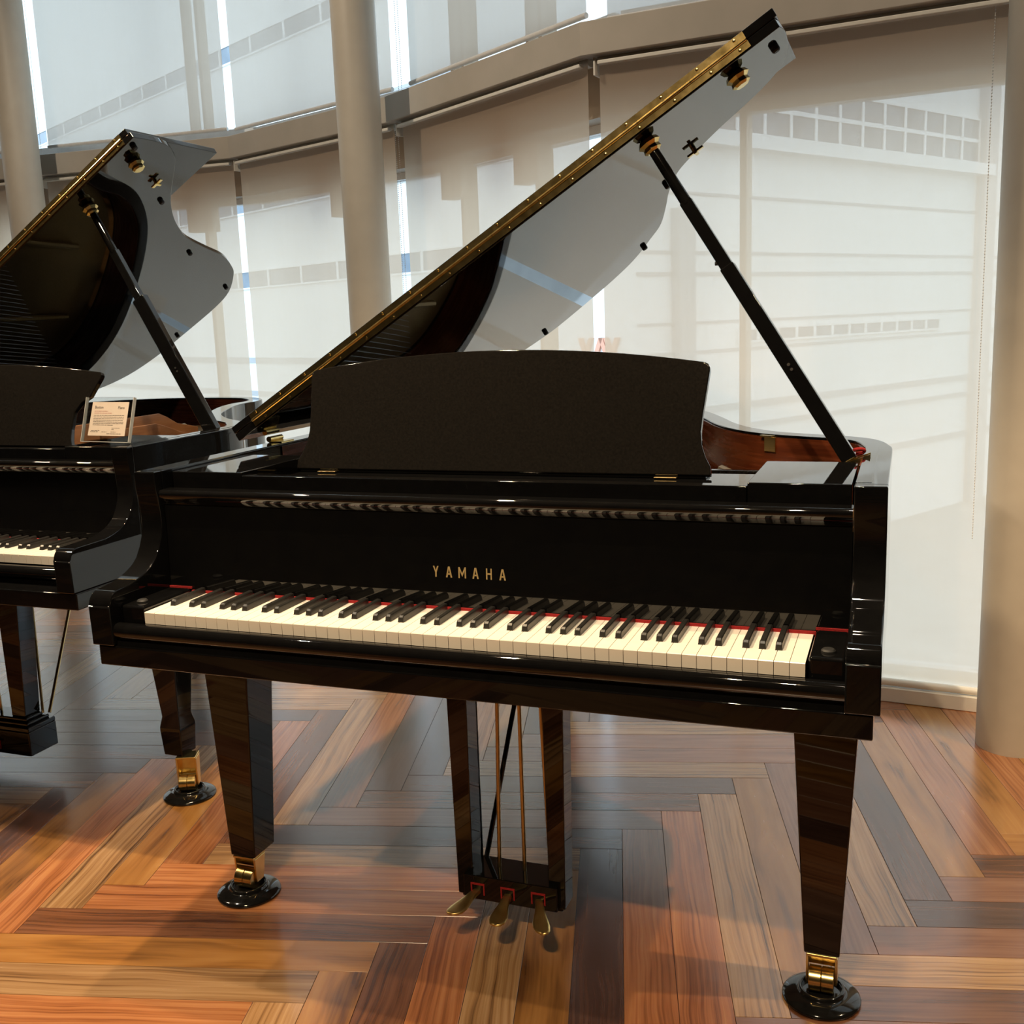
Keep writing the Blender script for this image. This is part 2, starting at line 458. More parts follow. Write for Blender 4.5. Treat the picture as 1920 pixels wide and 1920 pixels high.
inner_line = offs(0.0)
def in_room(x, y):
    if not (-7.3 < x < 3.4 and Y_FRONT - 0.2 < y):
        return False
    for i in range(NF):
        if V[i][0] <= x <= V[i + 1][0]:
            t = (x - V[i][0]) / (V[i + 1][0] - V[i][0])
            return y < V[i][1] + t * (V[i + 1][1] - V[i][1]) + 0.20
    return y < V[0 if x < V[0][0] else -1][1]
planks = []
for typ in 'HV':
    for r in range(-90, 90):
        for m in range(-8, 9):
            if typ == 'H':
                u0, v0, du, dv = r - 12 + 18 * m, r, 9, 1
            else:
                u0, v0, du, dv = r, r - 5 + 18 * m, 1, 9
            cx, cy = lattice(u0 + du / 2, v0 + dv / 2)
            cs = [lattice(u0 + du * i, v0 + dv * j) for i, j in ((0, 0), (1, 0), (1, 1), (0, 1))]
            if not all(in_room(*c) for c in cs) and not (in_room(cx, cy) and any(in_room(*c) for c in cs)):
                continue
            vis = 0.0
            for i in range(7):        # share of the plank inside the frame, weighted by how large it shows
                for j in range(2):
                    q = project((*lattice(u0 + du * (i + .5) / 7 if du > 1 else u0 + (j + .5) / 2, v0 + dv * (i + .5) / 7 if dv > 1 else v0 + (j + .5) / 2), 0))
                    if q and -10 < q[0] < 1930 and -10 < q[1] < 1930:
                        dist = (Vector((cx, cy, 0)) - CAM_POS).length
                        vis += 1 / dist ** 3
            planks.append((vis, typ, r, m, cx, cy))
planks.sort(key=lambda p: -p[0])
rest = MB(); rest_uv, rest_mi = [], []
kinds = 'RTGDPK'
prng = random.Random(11)
for n, (vis, typ, r, m, cx, cy) in enumerate(planks):
    kind = KNOWN.get((typ, r, m)) or prng.choice('RRTTGGDDPPPK')
    ang = FLOOR_A + (0 if typ == 'H' else math.pi / 2) + (math.pi if prng.random() < 0.5 else 0)
    if n < 300 and vis > 0:
        o = bpy.data.objects.new('plank', plank_me)
        COL.objects.link(o); o.parent = floor
        o.location = (cx, cy, prng.uniform(-0.0002, 0.0))
        o.rotation_euler = (R(prng.uniform(-0.05, 0.05)), R(prng.uniform(-0.02, 0.02)), ang)
        o.material_slots[0].link = 'OBJECT'
        o.material_slots[0].material = WOOD[kind]
    else:
        M = Matrix.Translation((cx, cy, 0)) @ Matrix.Rotation(ang, 4, 'Z')
        rest.add([M @ Vector(p) for p in pm.v], pm.f)
        du_, dv_ = prng.uniform(0, 60), prng.uniform(0, 60)
        for f in pm.f:
            rest_mi.append(kinds.index(kind)); rest_uv += [(pm.v[i][0] + du_, pm.v[i][1] + dv_) for i in f]
rme = bpy.data.meshes.new('plank_remainder')
rme.from_pydata(rest.v, [], rest.f)
for k in kinds:
    rme.materials.append(WOOD[k])
rme.polygons.foreach_set('material_index', rest_mi)
ru = rme.uv_layers.new(name='UVMap')
ru.data.foreach_set('uv', [c for uvp in rest_uv for c in uvp])
ro = bpy.data.objects.new('plank_remainder', rme); COL.objects.link(ro); ro.parent = floor
ro['kind'] = 'stuff'

ceil = MB()
ceil.prism([(-7.35, Y_FRONT - 0.15), (3.45, Y_FRONT - 0.15)] + [tuple(p) for p in offs(0.30)[::-1]], lambda x, y, t: (x, y, t), CEIL, CEIL + 0.12)
tag(ceil.build('ceiling', CEILMAT, smooth=False), 'plain beige plaster ceiling over the piano showroom', 'ceiling', kind='structure')
tag(MB().box(-7.35, 3.45, Y_FRONT - 0.15, Y_FRONT, -0.12, CEIL).build('wall_front', WALLMAT, smooth=False), 'dark brown plaster wall facing the windows', 'wall', kind='structure')
tag(MB().box(-7.35, -7.2, Y_FRONT, 2.15, -0.12, CEIL).build('wall_left', WALLMAT, smooth=False), 'dark brown plaster wall at the far end past the second piano', 'wall', kind='structure')
tag(MB().box(3.3, 3.45, Y_FRONT, 2.05, -0.12, CEIL).build('wall_right', WALLMAT, smooth=False), 'dark brown plaster wall beyond the near column', 'wall', kind='structure')

tag(ribbon(-0.02, 0.10, 0.0, 0.048, 'baseboard_back', BASEMAT, bevel=0.003), 'low white baseboard running under the window blinds', 'baseboard', kind='structure')
tag(ribbon(0.10, 0.30, 0.0, 0.030, 'sill_back', BASEMAT), 'white window sill behind the blinds', 'sill', kind='structure')
tag(ribbon(-0.05, 0.10, 2.095, 2.20, 'trim_1', BEAMPAINT, bevel=0.003), 'curving warm grey beam between the lower and upper blinds', 'beam', kind='structure')
tag(ribbon(0.10, 0.26, 1.93, 2.20, 'trim_2', SPANMAT), 'grey slab edge panel behind the beam', 'slab edge', kind='structure')

# columns
def column(x, y, r, label):
    m = MB()
    m.lathe([(r, 0.0), (r, 0.10), (r, 0.1006), (r, CEIL)], (x, y, 0), 64)
    return tag(m.build('column', COLPAINT, angle=60), label, 'column', kind='structure')
column(1.057, 1.597, 0.0965, 'round cream column standing beside the right end of the nearer piano')
column(-1.345, 2.375, 0.0885, 'round cream column behind the raised lid of the nearer piano')
column(-3.47, 2.755, 0.0885, 'round cream column behind the raised lid of the farther piano')

# windows: one per facet, lower and upper light, with mullions
GL = offs(0.22)
MULL = {3: [0.70], 4: [0.55], 5: [0.20, 0.62], 6: [0.297], 7: [0.45], 2: [0.6], 1: [0.5], 0: [0.5], 8: [0.5]}
for i in range(NF):
    a, b = GL[i], GL[i + 1]
    t = (b - a); L = t.length; t.normalize()
    w = empty('window_%d' % (i + 1), (a.x, a.y, 0), math.atan2(t.y, t.x))
    lab = ['at the far left end', 'second from the far left end', 'left of the left column', 'behind the farther piano', 'left of the middle column',
           'right of the middle column', 'behind the tail of the nearer piano', 'behind the near column', 'at the far right end'][i]
    tag(w, 'tall two-light curtain wall window %s' % lab, 'window', kind='structure')
    for z0, z1 in ((0.03, 1.93), (2.20, CEIL)):
        fr = MB()
        fr.box(0.0, L, -0.03, 0.03, z0, z0 + 0.03).box(0.0, L, -0.03, 0.03, z1 - 0.03, z1)
        fr.build('window_frame', FRAMEMAT, w, smooth=False)
        xs = [0.001] + [u * L for u in MULL[i]] + [L - 0.001]
        for x0, x1 in zip(xs[:-1], xs[1:]):
            MB().box(x0, x1, -0.006, 0.006, z0 + 0.03, z1 - 0.03).build('pane', PANEGLASS, w, smooth=False)
        for u in MULL[i]:
            x = u * L
            if z0 < 1:
                MB().box(x - 0.011, x + 0.011, -0.045, 0.03, z0 + 0.03, z1 - 0.03).build('mullion', MULLMAT, w, smooth=False)
                if i < 6:
                    MB().box(x - 0.075, x + 0.075, -0.10, -0.032, z1 - 0.16, z1).build('bracket', MULLMAT, w, smooth=False)
            else:
                for dx in (-0.035, 0.045):
                    MB().box(x + dx - 0.009, x + dx + 0.009, -0.045, 0.03, z0 + 0.03, z1 - 0.03).build('mullion', MULLMAT, w, smooth=False)
    # low transom seen under the hems of the upper blinds
    MB().box(0.0, L, -0.06, -0.031, 2.20, 2.272).build('transom', FRAMEMAT, w, smooth=False)

# roller blinds
def blind(i, u0, u1, ztop, zhem, mat, label, chain_at=None, chain_n=1, lower=True):
    a, b = Vector(V[i]), Vector(V[i + 1])
    t = b - a; L = t.length; t.normalize()
    w = empty('roller_blind', (a.x, a.y, 0), math.atan2(t.y, t.x))
    tag(w, label, 'blind', 'lower roller blinds' if lower else 'upper roller blinds')
    x0, x1 = u0 * L, u1 * L
    m = MB(); nseg = 10
    for k in range(nseg):     # cloth with a very slight sag between its edges
        xa, xb = x0 + (x1 - x0) * k / nseg, x0 + (x1 - x0) * (k + 1) / nseg
        sa, sb = 0.004 * math.sin(math.pi * k / nseg), 0.004 * math.sin(math.pi * (k + 1) / nseg)
        m.add([(xa, sa, zhem), (xb, sb, zhem), (xb, sb, ztop), (xa, sa, ztop)], [(0, 1, 2, 3)])
    o = m.build('fabric', mat, w, angle=60)
    MB().tube([(x0, 0.0, zhem), (x1, 0.0, zhem)], 0.0095 if not lower else 0.013, 12).build('hem_bar', HEMMAT if not lower else BASEMAT, w)
    MB().tube([(x0 - 0.005, 0.012, ztop + 0.012), (x1 + 0.005, 0.012, ztop + 0.012)], 0.017, 16).build('roller_tube', RAILMAT, w)
    if lower:
        MB().box(x0 + 0.005, x1 - 0.005, -0.035, -0.012, ztop - 0.009, ztop + 0.004).build('front_rail', RAILMAT, w, bevel=0.003)
        MB().box(x0 - 0.010, x0 - 0.004, -0.03, 0.03, ztop - 0.04, ztop + 0.015).build('end_bracket', RAILMAT, w, smooth=False)
    if chain_at is not None:
        cm = MB()
        for q in range(chain_n):
            x = chain_at * L + 0.024 * q
            z = ztop
            while z > (0.55 if lower else zhem - 0.03):
                cm.lathe([(0.0003, -0.0024), (0.0022, 0.0), (0.0003, 0.0024)], (x, -0.012, z), 6)
                z -= 0.0085
            cm.add([(x - 0.0006, -0.012, 0.55 if lower else zhem - 0.03), (x + 0.0006, -0.012, 0.55 if lower else zhem - 0.03), (x + 0.0006, -0.012, ztop), (x - 0.0006, -0.012, ztop)], [(0, 1, 2, 3)])
        cm.build('pull_chain', HEMMAT, w)
ZL, ZH, ZU = 2.075, 0.062, CEIL - 0.06
LOWER = [(0, 0.01, 0.98, 'far left end of the window wall', None, 1), (1, 0.01, 0.98, 'second from the far left end', None, 1), (2, 0.02, 0.965, 'left of the left column', 1.0, 1),
         (3, 0.015, 0.982, 'behind the farther piano', None, 1), (4, 0.020, 0.993, 'left of the middle column', None, 1), (5, 0.048, 0.993, 'right of the middle column', 0.012, 2),
         (6, 0.024, 0.990, 'behind the tail of the nearer piano', 0.838, 1), (7, 0.01, 0.985, 'behind the near column', None, 1), (8, 0.01, 0.98, 'far right end of the window wall', None, 1)]
for i, u0, u1, txt, ch, cn in LOWER:
    blind(i, u0, u1, ZL, ZH, SCREEN, 'lower cream roller blind, %s' % txt, ch, cn)
UPPER = [(0, 0.01, 0.98, 2.24), (1, 0.01, 0.98, 2.24), (2, 0.01, 0.965, 2.24), (3, 0.045, 0.968, 2.243), (4, 0.010, 0.995, 2.236), (5, 0.11, 0.992, 2.232), (6, 0.045, 0.985, 2.206), (7, 0.01, 0.985, 2.22), (8, 0.01, 0.98, 2.22)]
for (i, u0, u1, zh), lw in zip(UPPER, LOWER):
    blind(i, u0, u1, ZU, zh, SCREENUP, 'upper pale roller blind above the beam, %s' % lw[3], {5: 0.05, 3: 0.012}.get(i), 2 if i == 5 else 1, lower=False)

# ------------------------------------------------------------------ street and buildings outside
K = 2.0
CZ = CAM_POS.z
def zk(z): return CZ + K * (z - CZ)
CORNER = Vector((CAM_POS.x + K * (-1.93 - CAM_POS.x), CAM_POS.y + K * (9.11 - CAM_POS.y)))
STREET_Z = -4.6
def facade(name, ang, x0, x1, label, bands, ledges, pil, top):
    w = bpy.data.objects.get('office_building') or tag(empty(name, (CORNER.x, CORNER.y, 0)), label, 'building')
    RZ = Matrix.Rotation(ang, 4, 'Z')
    def put(m, nm, mat, par):
        o = m.build(nm, mat, par, smooth=False)
        if par is w:
            o.matrix_local = RZ
        return o
    put(MB().box(x0, x1, 0.0, 0.8, STREET_Z, top), 'wall', BUILD, w)
    for z0, z1, a, b, step, rows in bands:
        n = max(1, int(round((b - a) / step)))
        for k in range(n):
            xa, xb = a + (b - a) * k / n, a + (b - a) * (k + 1) / n
            for q in range(rows):
                za, zb = z0 + (z1 - z0) * q / rows, z0 + (z1 - z0) * (q + 1) / rows
                fr = MB()
                fr.box(xa, xa + 0.05, -0.06, 0.02, za, zb).box(xb - 0.05, xb, -0.06, 0.02, za, zb)
                fr.box(xa + 0.05, xb - 0.05, -0.06, 0.02, za, za + 0.05).box(xa + 0.05, xb - 0.05, -0.06, 0.02, zb - 0.05, zb)
                f = put(fr, 'window', BUILD, w)
                MB().box(xa + 0.05, xb - 0.05, -0.03, 0.01, za + 0.05, zb - 0.05).build('pane', BUILDGLASS, f, smooth=False)
    for z0, z1, a, b, dep, mt in ledges:
        put(MB().box(a, b, -dep, 0.02, z0, z1), 'ledge', mt, w)
    for a, b, z0, z1 in pil:
        put(MB().box(a, b, -0.25, 0.02, z0, z1), 'pilaster', BUILDGREY, w)
    return w
angR = math.atan2(0.864, 0.503)
angL = math.atan2(-0.465, 0.885)
# right-hand building: x runs along the street away from the corner, the street side is -y
facade('office_building', angR, 0.0, 22.0, 'white corner office block across the street with bands of windows',
       [(5.05, 6.25, 2.4, 14.0, 0.95, 2), (0.52, 0.86, 3.4, 12.2, 0.75, 1)],
       [(4.72, 5.02, 1.8, 14.4, 0.35, BUILD), (2.02, 2.10, 0.2, 20, 0.03, BUILDGREY), (2.48, 2.54, 0.2, 20, 0.03, BUILDGREY), (3.70, 3.76, 0.2, 20, 0.03, BUILDGREY),
        (-0.95, -0.82, 0.2, 20, 0.06, BUILDGREY), (-1.42, -1.32, 0.2, 20, 0.06, BUILDGREY), (-2.6, -2.45, 0.2, 20, 0.06, BUILDGREY), (0.36, 0.42, 0.2, 20, 0.03, BUILDGREY), (1.0, 1.05, 0.2, 20, 0.03, BUILDGREY)],
       [(1.25, 1.75, 0.1, 3.4), (14.0, 14.7, -4.6, 7.2)], 15.0)
fb = facade('office_building', angL, -44.0, -0.02, None,
            [(zk(3.0), zk(3.31), -36, -3.0, 1.9, 1), (zk(1.865), zk(2.15), -36, -3.0, 1.9, 1), (zk(5.22), zk(5.5), -38, -3.0, 1.9, 1)],
            [(zk(0.72), zk(0.80), -40, -0.3, 0.05, BUILDGREY), (zk(0.2), zk(0.27), -40, -0.3, 0.05, BUILDGREY), (zk(4.1), zk(4.14), -40, -0.3, 0.04, BUILDGREY)], [], 15.0)
sgn = MB()
for k, x in enumerate((-0.75, -0.30, 0.0)):
    x -= 0.5
    s = 1 if k % 2 else -1
    zc, hh = zk(0.93), 0.19
    for d in (-1, 1):
        sgn.prism([(x + d * 0.16 - 0.06, zc - s * hh), (x + d * 0.16 + 0.06, zc - s * hh), (x + 0.06, zc + s * hh), (x - 0.06, zc + s * hh)], lambda a, b, t: (a, t, b), -0.06, 0.0)
sgn.build('sign', SALMON, fb, smooth=False).matrix_local = Matrix.Rotation(angL, 4, 'Z')
tag(MB().box(-60, 60, 2.6, 60, STREET_Z - 0.2, STREET_Z).build('street', STREET, smooth=False), 'pale grey street below the windows', 'street', kind='structure')
for k in range(4):
    c = Vector((2.2 + 1.2 * k, 9.0 + 2.4 * k))
    tag(MB().box(-0.9, 0.9, -0.08, 0.08, 0, 0.01).build('lane_marking', STRIPE, smooth=False, loc=(c.x, c.y, STREET_Z)), 'white lane marking painted on the street', 'marking', 'white lane markings', kind='structure').rotation_euler = (0, 0, angR)

# ------------------------------------------------------------------ grand pianos
ARM = [(0.136, 0.985), (0.136, 0.952), (0.140, 0.930), (0.1435, 0.902), (0.144, 0.875), (0.140, 0.853), (0.131, 0.833), (0.117, 0.812), (0.100, 0.799), (0.082, 0.790), (0.059, 0.783), (0.033, 0.778)]
PITCHK = 0.02352
HALFK = 26 * PITCHK

def white_key_mesh():
    w = PITCHK / 2 - 0.0005
    m = MB()
    z1, z0 = 0.7357, 0.7135
    m.prism([(0.0, z0), (0.0, z1 - 0.0012), (0.0008, z1), (0.150, z1), (0.150, z0)], lambda y, z, t: (t, y, z), -w, w)
    me = m.mesh('white_key'); me.materials.append(IVORY)
    return me
def black_key_mesh():
    m = MB()
    z0, z1 = 0.733, 0.7475
    def sec(y, hw0, hw1, zt):
        return [(-hw0, y, z0), (hw0, y, z0), (hw0 * 0.96, y, z0 + 0.004), (hw1 + 0.0004, y, zt - 0.0015), (hw1 - 0.0012, y, zt), (-hw1 + 0.0012, y, zt), (-hw1 - 0.0004, y, zt - 0.0015), (-hw0 * 0.96, y, z0 + 0.004)]
    r = [sec(0.0525, 0.0058, 0.0046, 0.7385)]
    a = sec(0.0545, 0.0058, 0.0046, 0.7445); b = sec(0.058, 0.0058, 0.0046, z1); c = sec(0.150, 0.0058, 0.0046, z1 + 0.0005)
    m.rings([r[0], a, b, c])
    me = m.mesh('black_key'); me.materials.append(EBONY)
    me.polygons.foreach_set('use_smooth', [True] * len(me.polygons)); me.set_sharp_from_angle(angle=R(30))
    return me
WK, BK = white_key_mesh(), black_key_mesh()

LETTERS = {'Y': [[(0, 1), (.25, 1), (.5, .58), (.75, 1), (1, 1), (.62, .42), (.62, 0), (.38, 0), (.38, .42)]],
           'A': [[(0, 0), (.24, 0), (.52, .90), (.5, 1), (.36, 1)], [(1, 0), (.76, 0), (.48, .90), (.5, 1), (.64, 1)], [(.2, .25), (.8, .25), (.75, .38), (.25, .38)]],
           'M': [[(0, 0), (.17, 0), (.17, 1), (0, 1)], [(1, 0), (.83, 0), (.83, 1), (1, 1)], [(.17, 1), (.17, .72), (.5, .12), (.5, .42)], [(.83, 1), (.83, .72), (.5, .12), (.5, .42)]],
           'H': [[(0, 0), (.22, 0), (.22, 1), (0, 1)], [(1, 0), (.78, 0), (.78, 1), (1, 1)], [(.22, .44), (.78, .44), (.78, .58), (.22, .58)]]}

def text_obj(body, size, mat, parent, loc, rot, name='lettering', sx=1.0, align='LEFT'):
    cu = bpy.data.curves.new(name, 'FONT')
    cu.body = body; cu.size = size; cu.extrude = 0.00015; cu.align_x = align; cu.resolution_u = 2
    cu.materials.append(mat)
    o = bpy.data.objects.new(name, cu); COL.objects.link(o)
    bpy.context.view_layer.update()
    me = bpy.data.meshes.new_from_object(o.evaluated_get(bpy.context.evaluated_depsgraph_get()))
    bpy.data.objects.remove(o); bpy.data.curves.remove(cu)
    o = bpy.data.objects.new(name, me); COL.objects.link(o)
    o.parent = parent; o.location = loc; o.rotation_euler = rot; o.scale = (sx, 1, 1)
    return o

def caster(parent, cx, cy, ztop, ang):
    """brass socket, fork and double wheel under a leg; wheel axle turned by ang"""
    M = Matrix.Translation((cx, cy, 0)) @ Matrix.Rotation(ang, 4, 'Z')
    m = MB()
    m.box(-0.027, 0.027, -0.024, 0.024, ztop - 0.006, ztop, M)
    for s in (-1, 1):
        m.prism([(-0.020, ztop - 0.006), (0.022, ztop - 0.006), (0.010, 0.030), (-0.016, 0.030)], lambda a, b, t: M @ Vector((t, a, b)), s * 0.0255 - 0.0025, s * 0.0255 + 0.0025)
    m.box(-0.0255, 0.0255, 0.006, 0.012, 0.055, ztop - 0.006, M)
    c = m.build('caster', BRASS, parent, bevel=0.0015)
    for s in (-1, 1):
        w = MB()
        Mw = M @ Matrix.Translation((0, -0.012, 0.038)) @ Matrix.Rotation(math.pi / 2, 4, 'Y')
        w.lathe([(0.018, s * 0.0113 - 0.0111), (0.0222, s * 0.0113 - 0.0108), (0.023, s * 0.0113 - 0.010), (0.023, s * 0.0113 + 0.010), (0.0222, s * 0.0113 + 0.0108), (0.018, s * 0.0113 + 0.0111)], (0, 0, 0), 28, Mw)
        w.build('wheel', BRASS, c, angle=40)
    return c

def grand_piano(origin, cfg):
    W, Wi = cfg['W'], cfg['Wi']
    root = empty('grand_piano', origin)
    tag(root, cfg['label'], 'piano')
    P = root
    ya = cfg['arm_front']
    zr, zb = 0.985, 0.671
    # --- case: rim ring, following the plan
    path = smooth_path(cfg['rim'], 4)
    path = [(W, 0.160)] + path + [(-W, 0.160)]
    inner = inset_path(path, W - Wi)
    inner[0] = (Wi, 0.160); inner[-1] = (-Wi, 0.160)
    m = MB()
    n = len(path)
    for i in range(n - 1):
        a, b, c, d = path[i], path[i + 1], inner[i + 1], inner[i]
        m.add([(*a, zb), (*b, zb), (*b, zr), (*a, zr)], [(0, 1, 2, 3)])
        m.add([(*d, zb), (*c, zb), (*c, zr), (*d, zr)], [(0, 3, 2, 1)])
        m.add([(*a, zr), (*b, zr), (*c, zr), (*d, zr)], [(0, 1, 2, 3)])
        m.add([(*a, zb), (*b, zb), (*c, zb), (*d, zb)], [(0, 3, 2, 1)])
    for i in (0, n - 1):
        m.add([(*path[i], zb), (*inner[i], zb), (*inner[i], zr), (*path[i], zr)], [(0, 1, 2, 3)])
    me = m.mesh('rim'); bm = bmesh.new(); bm.from_mesh(me)
    bmesh.ops.remove_doubles(bm, verts=bm.verts, dist=1e-5)
    bmesh.ops.recalc_face_normals(bm, faces=bm.faces); bm.to_mesh(me); bm.free()
    me.materials.append(LACQUER)
    o = bpy.data.objects.new('rim', me); COL.objects.link(o); o.parent = P
    finish(o, 0.0025, 2, True, 30)
    # rim inner face: mahogany liner
    lin = inset_path(inner, 0.003)
    m = MB()
    for i in range(1, n - 2):
        a, b, c, d = inner[i], inner[i + 1], lin[i + 1], lin[i]
        z1 = zr - 0.006
        m.add([(*a, 0.86), (*b, 0.86), (*b, z1), (*a, z1), (*d, 0.86), (*c, 0.86), (*c, z1), (*d, z1)], [(4, 5, 6, 7), (3, 2, 6, 7)])
    lm = m.mesh('inner_rim'); bm = bmesh.new(); bm.from_mesh(lm)
    bmesh.ops.remove_doubles(bm, verts=bm.verts, dist=1e-5); bmesh.ops.recalc_face_normals(bm, faces=bm.faces); bm.to_mesh(lm); bm.free()
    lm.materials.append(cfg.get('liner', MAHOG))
    o = bpy.data.objects.new('inner_rim', lm); COL.objects.link(o); o.parent = P; finish(o, 0, 2, True, 40)
    o['label'] = 'reddish brown wood inside of the rim'
    for s in (-1, 1):
        x0, x1 = sorted((s * (Wi + 0.0008), s * (Wi + 0.5 * (W - Wi))))
        MB().box(x0, x1, 0.172, 0.622, zr - 0.004, zr + 0.0006).build('rim_cap', LACQUER, P, bevel=0.0004, seg=1)
    # --- arms
    prof = [(0.160, zr), (0.160, zb), (ya, zb)] + [(ya, 0.748)] + arc((ya + 0.028, 0.748), 0.028, 180, 95, 8) + [(0.033, 0.778)] + ARM[::-1][1:]
    for s in (-1, 1):
        x0, x1 = sorted((s * Wi, s * W))
        MB().prism(prof, lambda y, z, t: (t, y, z), x0, x1).build('arm', LACQUER, P, bevel=0.003, seg=3, angle=28)
    # --- key bed, key slip
    kb = cfg['keybed']
    MB().box(-kb, kb, ya + 0.005, 0.56, 0.630, 0.6705).build('key_bed', LACQUER, P, bevel=0.003)
    belly = [(p[0] * 0.985, p[1]) for p in inner if p[1] > 0.50]
    MB().prism(belly, lambda x, y, t: (x, y, t), 0.70, 0.712).build('bottom_board', TANWOOD, P, smooth=False)
    slip = [(0.0, 0.6705), (0.0, 0.712), (-0.004, 0.7135)] + [(-0.012 - 0.012 * math.sin(R(k * 22.5)), 0.6985 + 0.015 * math.cos(R(k * 22.5))) for k in range(0, 9)] + [(-0.013, 0.680), (-0.016, 0.6705)]
    sy = cfg.get('slip', 0.0)
    MB().prism([(y + sy, z) for y, z in slip], lambda y, z, t: (t, y, z), -Wi, Wi).build('key_slip', LACQUER, P, angle=40)
    # --- cheek blocks with a screw each
    for s in (-1, 1):
        x0, x1 = sorted((s * (HALFK + 0.0035), s * (Wi - 0.0005)))
        c = MB().box(x0, x1, 0.004, 0.149, 0.6705, 0.7455).build('cheek_block', LACQUER, P, bevel=0.006, seg=3)
        MB().lathe([(0.011, 0.7455), (0.011, 0.748), (0.0085, 0.7505), (0.003, 0.751)], ((x0 + x1) / 2, 0.034, 0), 20).build('knob', RUBBER, c)
    # --- keys
    for i in range(52):
        o = bpy.data.objects.new('white_key', WK); COL.objects.link(o); o.parent = P
        o.location = ((i - 25.5) * PITCHK, 0, 0)
    for i in range(51):
        nt = i % 7   # A B C D E F G
        if nt in (1, 4):
            continue
        dx = {0: 0.0018, 2: -0.0018, 3: 0.0018, 5: -0.0022, 6: 0.0}[nt]
        o = bpy.data.objects.new('black_key', BK); COL.objects.link(o); o.parent = P
        o.location = ((i - 25) * PITCHK + dx, 0, 0)
    MB().box(-HALFK - 0.003, HALFK + 0.003, 0.1495, 0.1535, 0.7345, 0.7405).build('key_felt', FELT, P, smooth=False)
    for s in (-1, 1):
        x0, x1 = sorted((s * (HALFK + 0.003), s * (Wi - 0.001)))
        MB().box(x0, x1, 0.1492, 0.1525, 0.7435, 0.7475).build('key_felt', FELT, P, smooth=False)
    # --- fallboard, slightly tilted, with a rounded nosing on top
    tl = math.tan(R(2.2))
    fy = lambda z: 0.1535 + (z - 0.738) * tl
    fb = MB().prism([(fy(0.738), 0.738), (fy(0.926), 0.926), (fy(0.926) + 0.02, 0.926), (fy(0.738) + 0.02, 0.738)], lambda y, z, t: (t, y, z), -Wi + 0.0015, Wi - 0.0015).build('fallboard', LACQUER, P, smooth=False)
    yn = fy(0.93)
    nose = [(yn + 0.02, 0.916), (yn - 0.001, 0.916), (yn - 0.004, 0.9175), (yn - 0.0145, 0.9295), (yn - 0.0175, 0.9345)] + [(yn - 0.009 - 0.009 * math.sin(R(a)), 0.9385 - 0.0085 * math.cos(R(a))) for a in range(100, 171, 14)] + [(yn, 0.947), (yn + 0.02, 0.947)]
    MB().prism(nose, lambda y, z, t: (t, y, z), -Wi + 0.001, Wi - 0.001).build('fallboard_nosing', LACQUER, P, angle=40)
    if cfg.get('brand'):
        lt = MB()
        h, total = 0.0205, 0.147
        names = cfg['brand']
        adv = total / (len(names) - 0.45)
        for k, chx in enumerate(names):
            wd = {'M': 0.0150, 'H': 0.0112, 'Y': 0.0112, 'A': 0.0124}[chx]
            xc = -total / 2 + adv * (k + 0.28)
            for poly in LETTERS[chx]:
                lt.prism([(xc + (a - 0.5) * wd, 0.796 + b * h) for a, b in poly], lambda a, b, t: (a, fy(b) - t, b), 0.0, 0.0006)
        lt.build('lettering', GOLDLEAF, fb, smooth=False)['label'] = 'gold lettering of the maker'
    # --- front board and side blocks behind the fallboard
    bi = cfg.get('block_in', 0.497)
    MB().box(-bi, bi, 0.185, 0.212, 0.925, 0.9735).build('desk_rail', LACQUER, P, bevel=0.002)
    MB().box(-bi + 0.002, bi - 0.002, 0.213, 0.47, 0.925, 0.950).build('desk_shelf', LACQUER, P, bevel=0.002)
    MB().box(-Wi + 0.001, Wi - 0.001, yn + 0.0205, 0.1845, 0.925, 0.9455).build('fallboard_top', LACQUER, P, smooth=False)
    for s in (-1, 1):
        x0, x1 = sorted((s * (bi + 0.001), s * (Wi - 0.005)))
        b = MB().box(x0, x1, 0.186, 0.445, 0.925, 0.9795).build('side_block', LACQUER, P, bevel=0.002)
    # --- music desk
    dk = cfg['desk']
    cx, tilt = dk['cx'], R(dk['tilt'])
    half = dk['half']
    outline = [(w_, v) for w_, v in half]
    vt = outline[-1][1]
    top = []
    wl = outline[-1][0]
    for k in range(1, 16):
        t = k / 16
        top.append((wl - 2 * wl * t, vt + dk['rise'] * (1 - (1 - 2 * t) ** 2)))
    poly = outline + top + [(-w_, v) for w_, v in outline[::-1]]
    y0, z0 = dk['y'], dk['z']
    fn = lambda u, v, t: (cx + u, y0 + v * math.sin(tilt) + t * math.cos(tilt), z0 + v * math.cos(tilt) - t * math.sin(tilt))
    d = MB().prism(poly, fn, 0.0, 0.016).build('music_desk', SATIN, P, bevel=0.003)
    for u in (-0.372, 0.366):
        MB().box(cx + u - 0.022, cx + u + 0.022, y0 - 0.006, y0 + 0.012, z0 - 0.006, z0 - 0.0035).build('hinge', BRASSROD, d, bevel=0.001)
    MB().box(cx - half[0][0] + 0.01, cx + half[0][0] - 0.01, y0 + 0.004, y0 + 0.05, 0.950, z0 - 0.0005).build('desk_ledge', LACQUER, P, bevel=0.002)
    # --- sounding parts inside
    ins = [p for p in lin if p[1] > 0.47]
    ins = [(Wi - 0.003, 0.475)] + ins + [(-Wi + 0.003, 0.475)]
    MB().prism(ins, lambda x, y, t: (x, y, t), 0.842, 0.850).build('soundboard', SPRUCE, P, smooth=False)
    pl = [(x * 0.955, y if y < 0.5 else 0.475 + (y - 0.475) * 0.955) for x, y in ins]
    plate = MB().prism(pl, lambda x, y, t: (x, y, t), 0.868, 0.876)
    plate.box(-Wi + 0.03, Wi - 0.03, 0.48, 0.60, 0.876, 0.893)
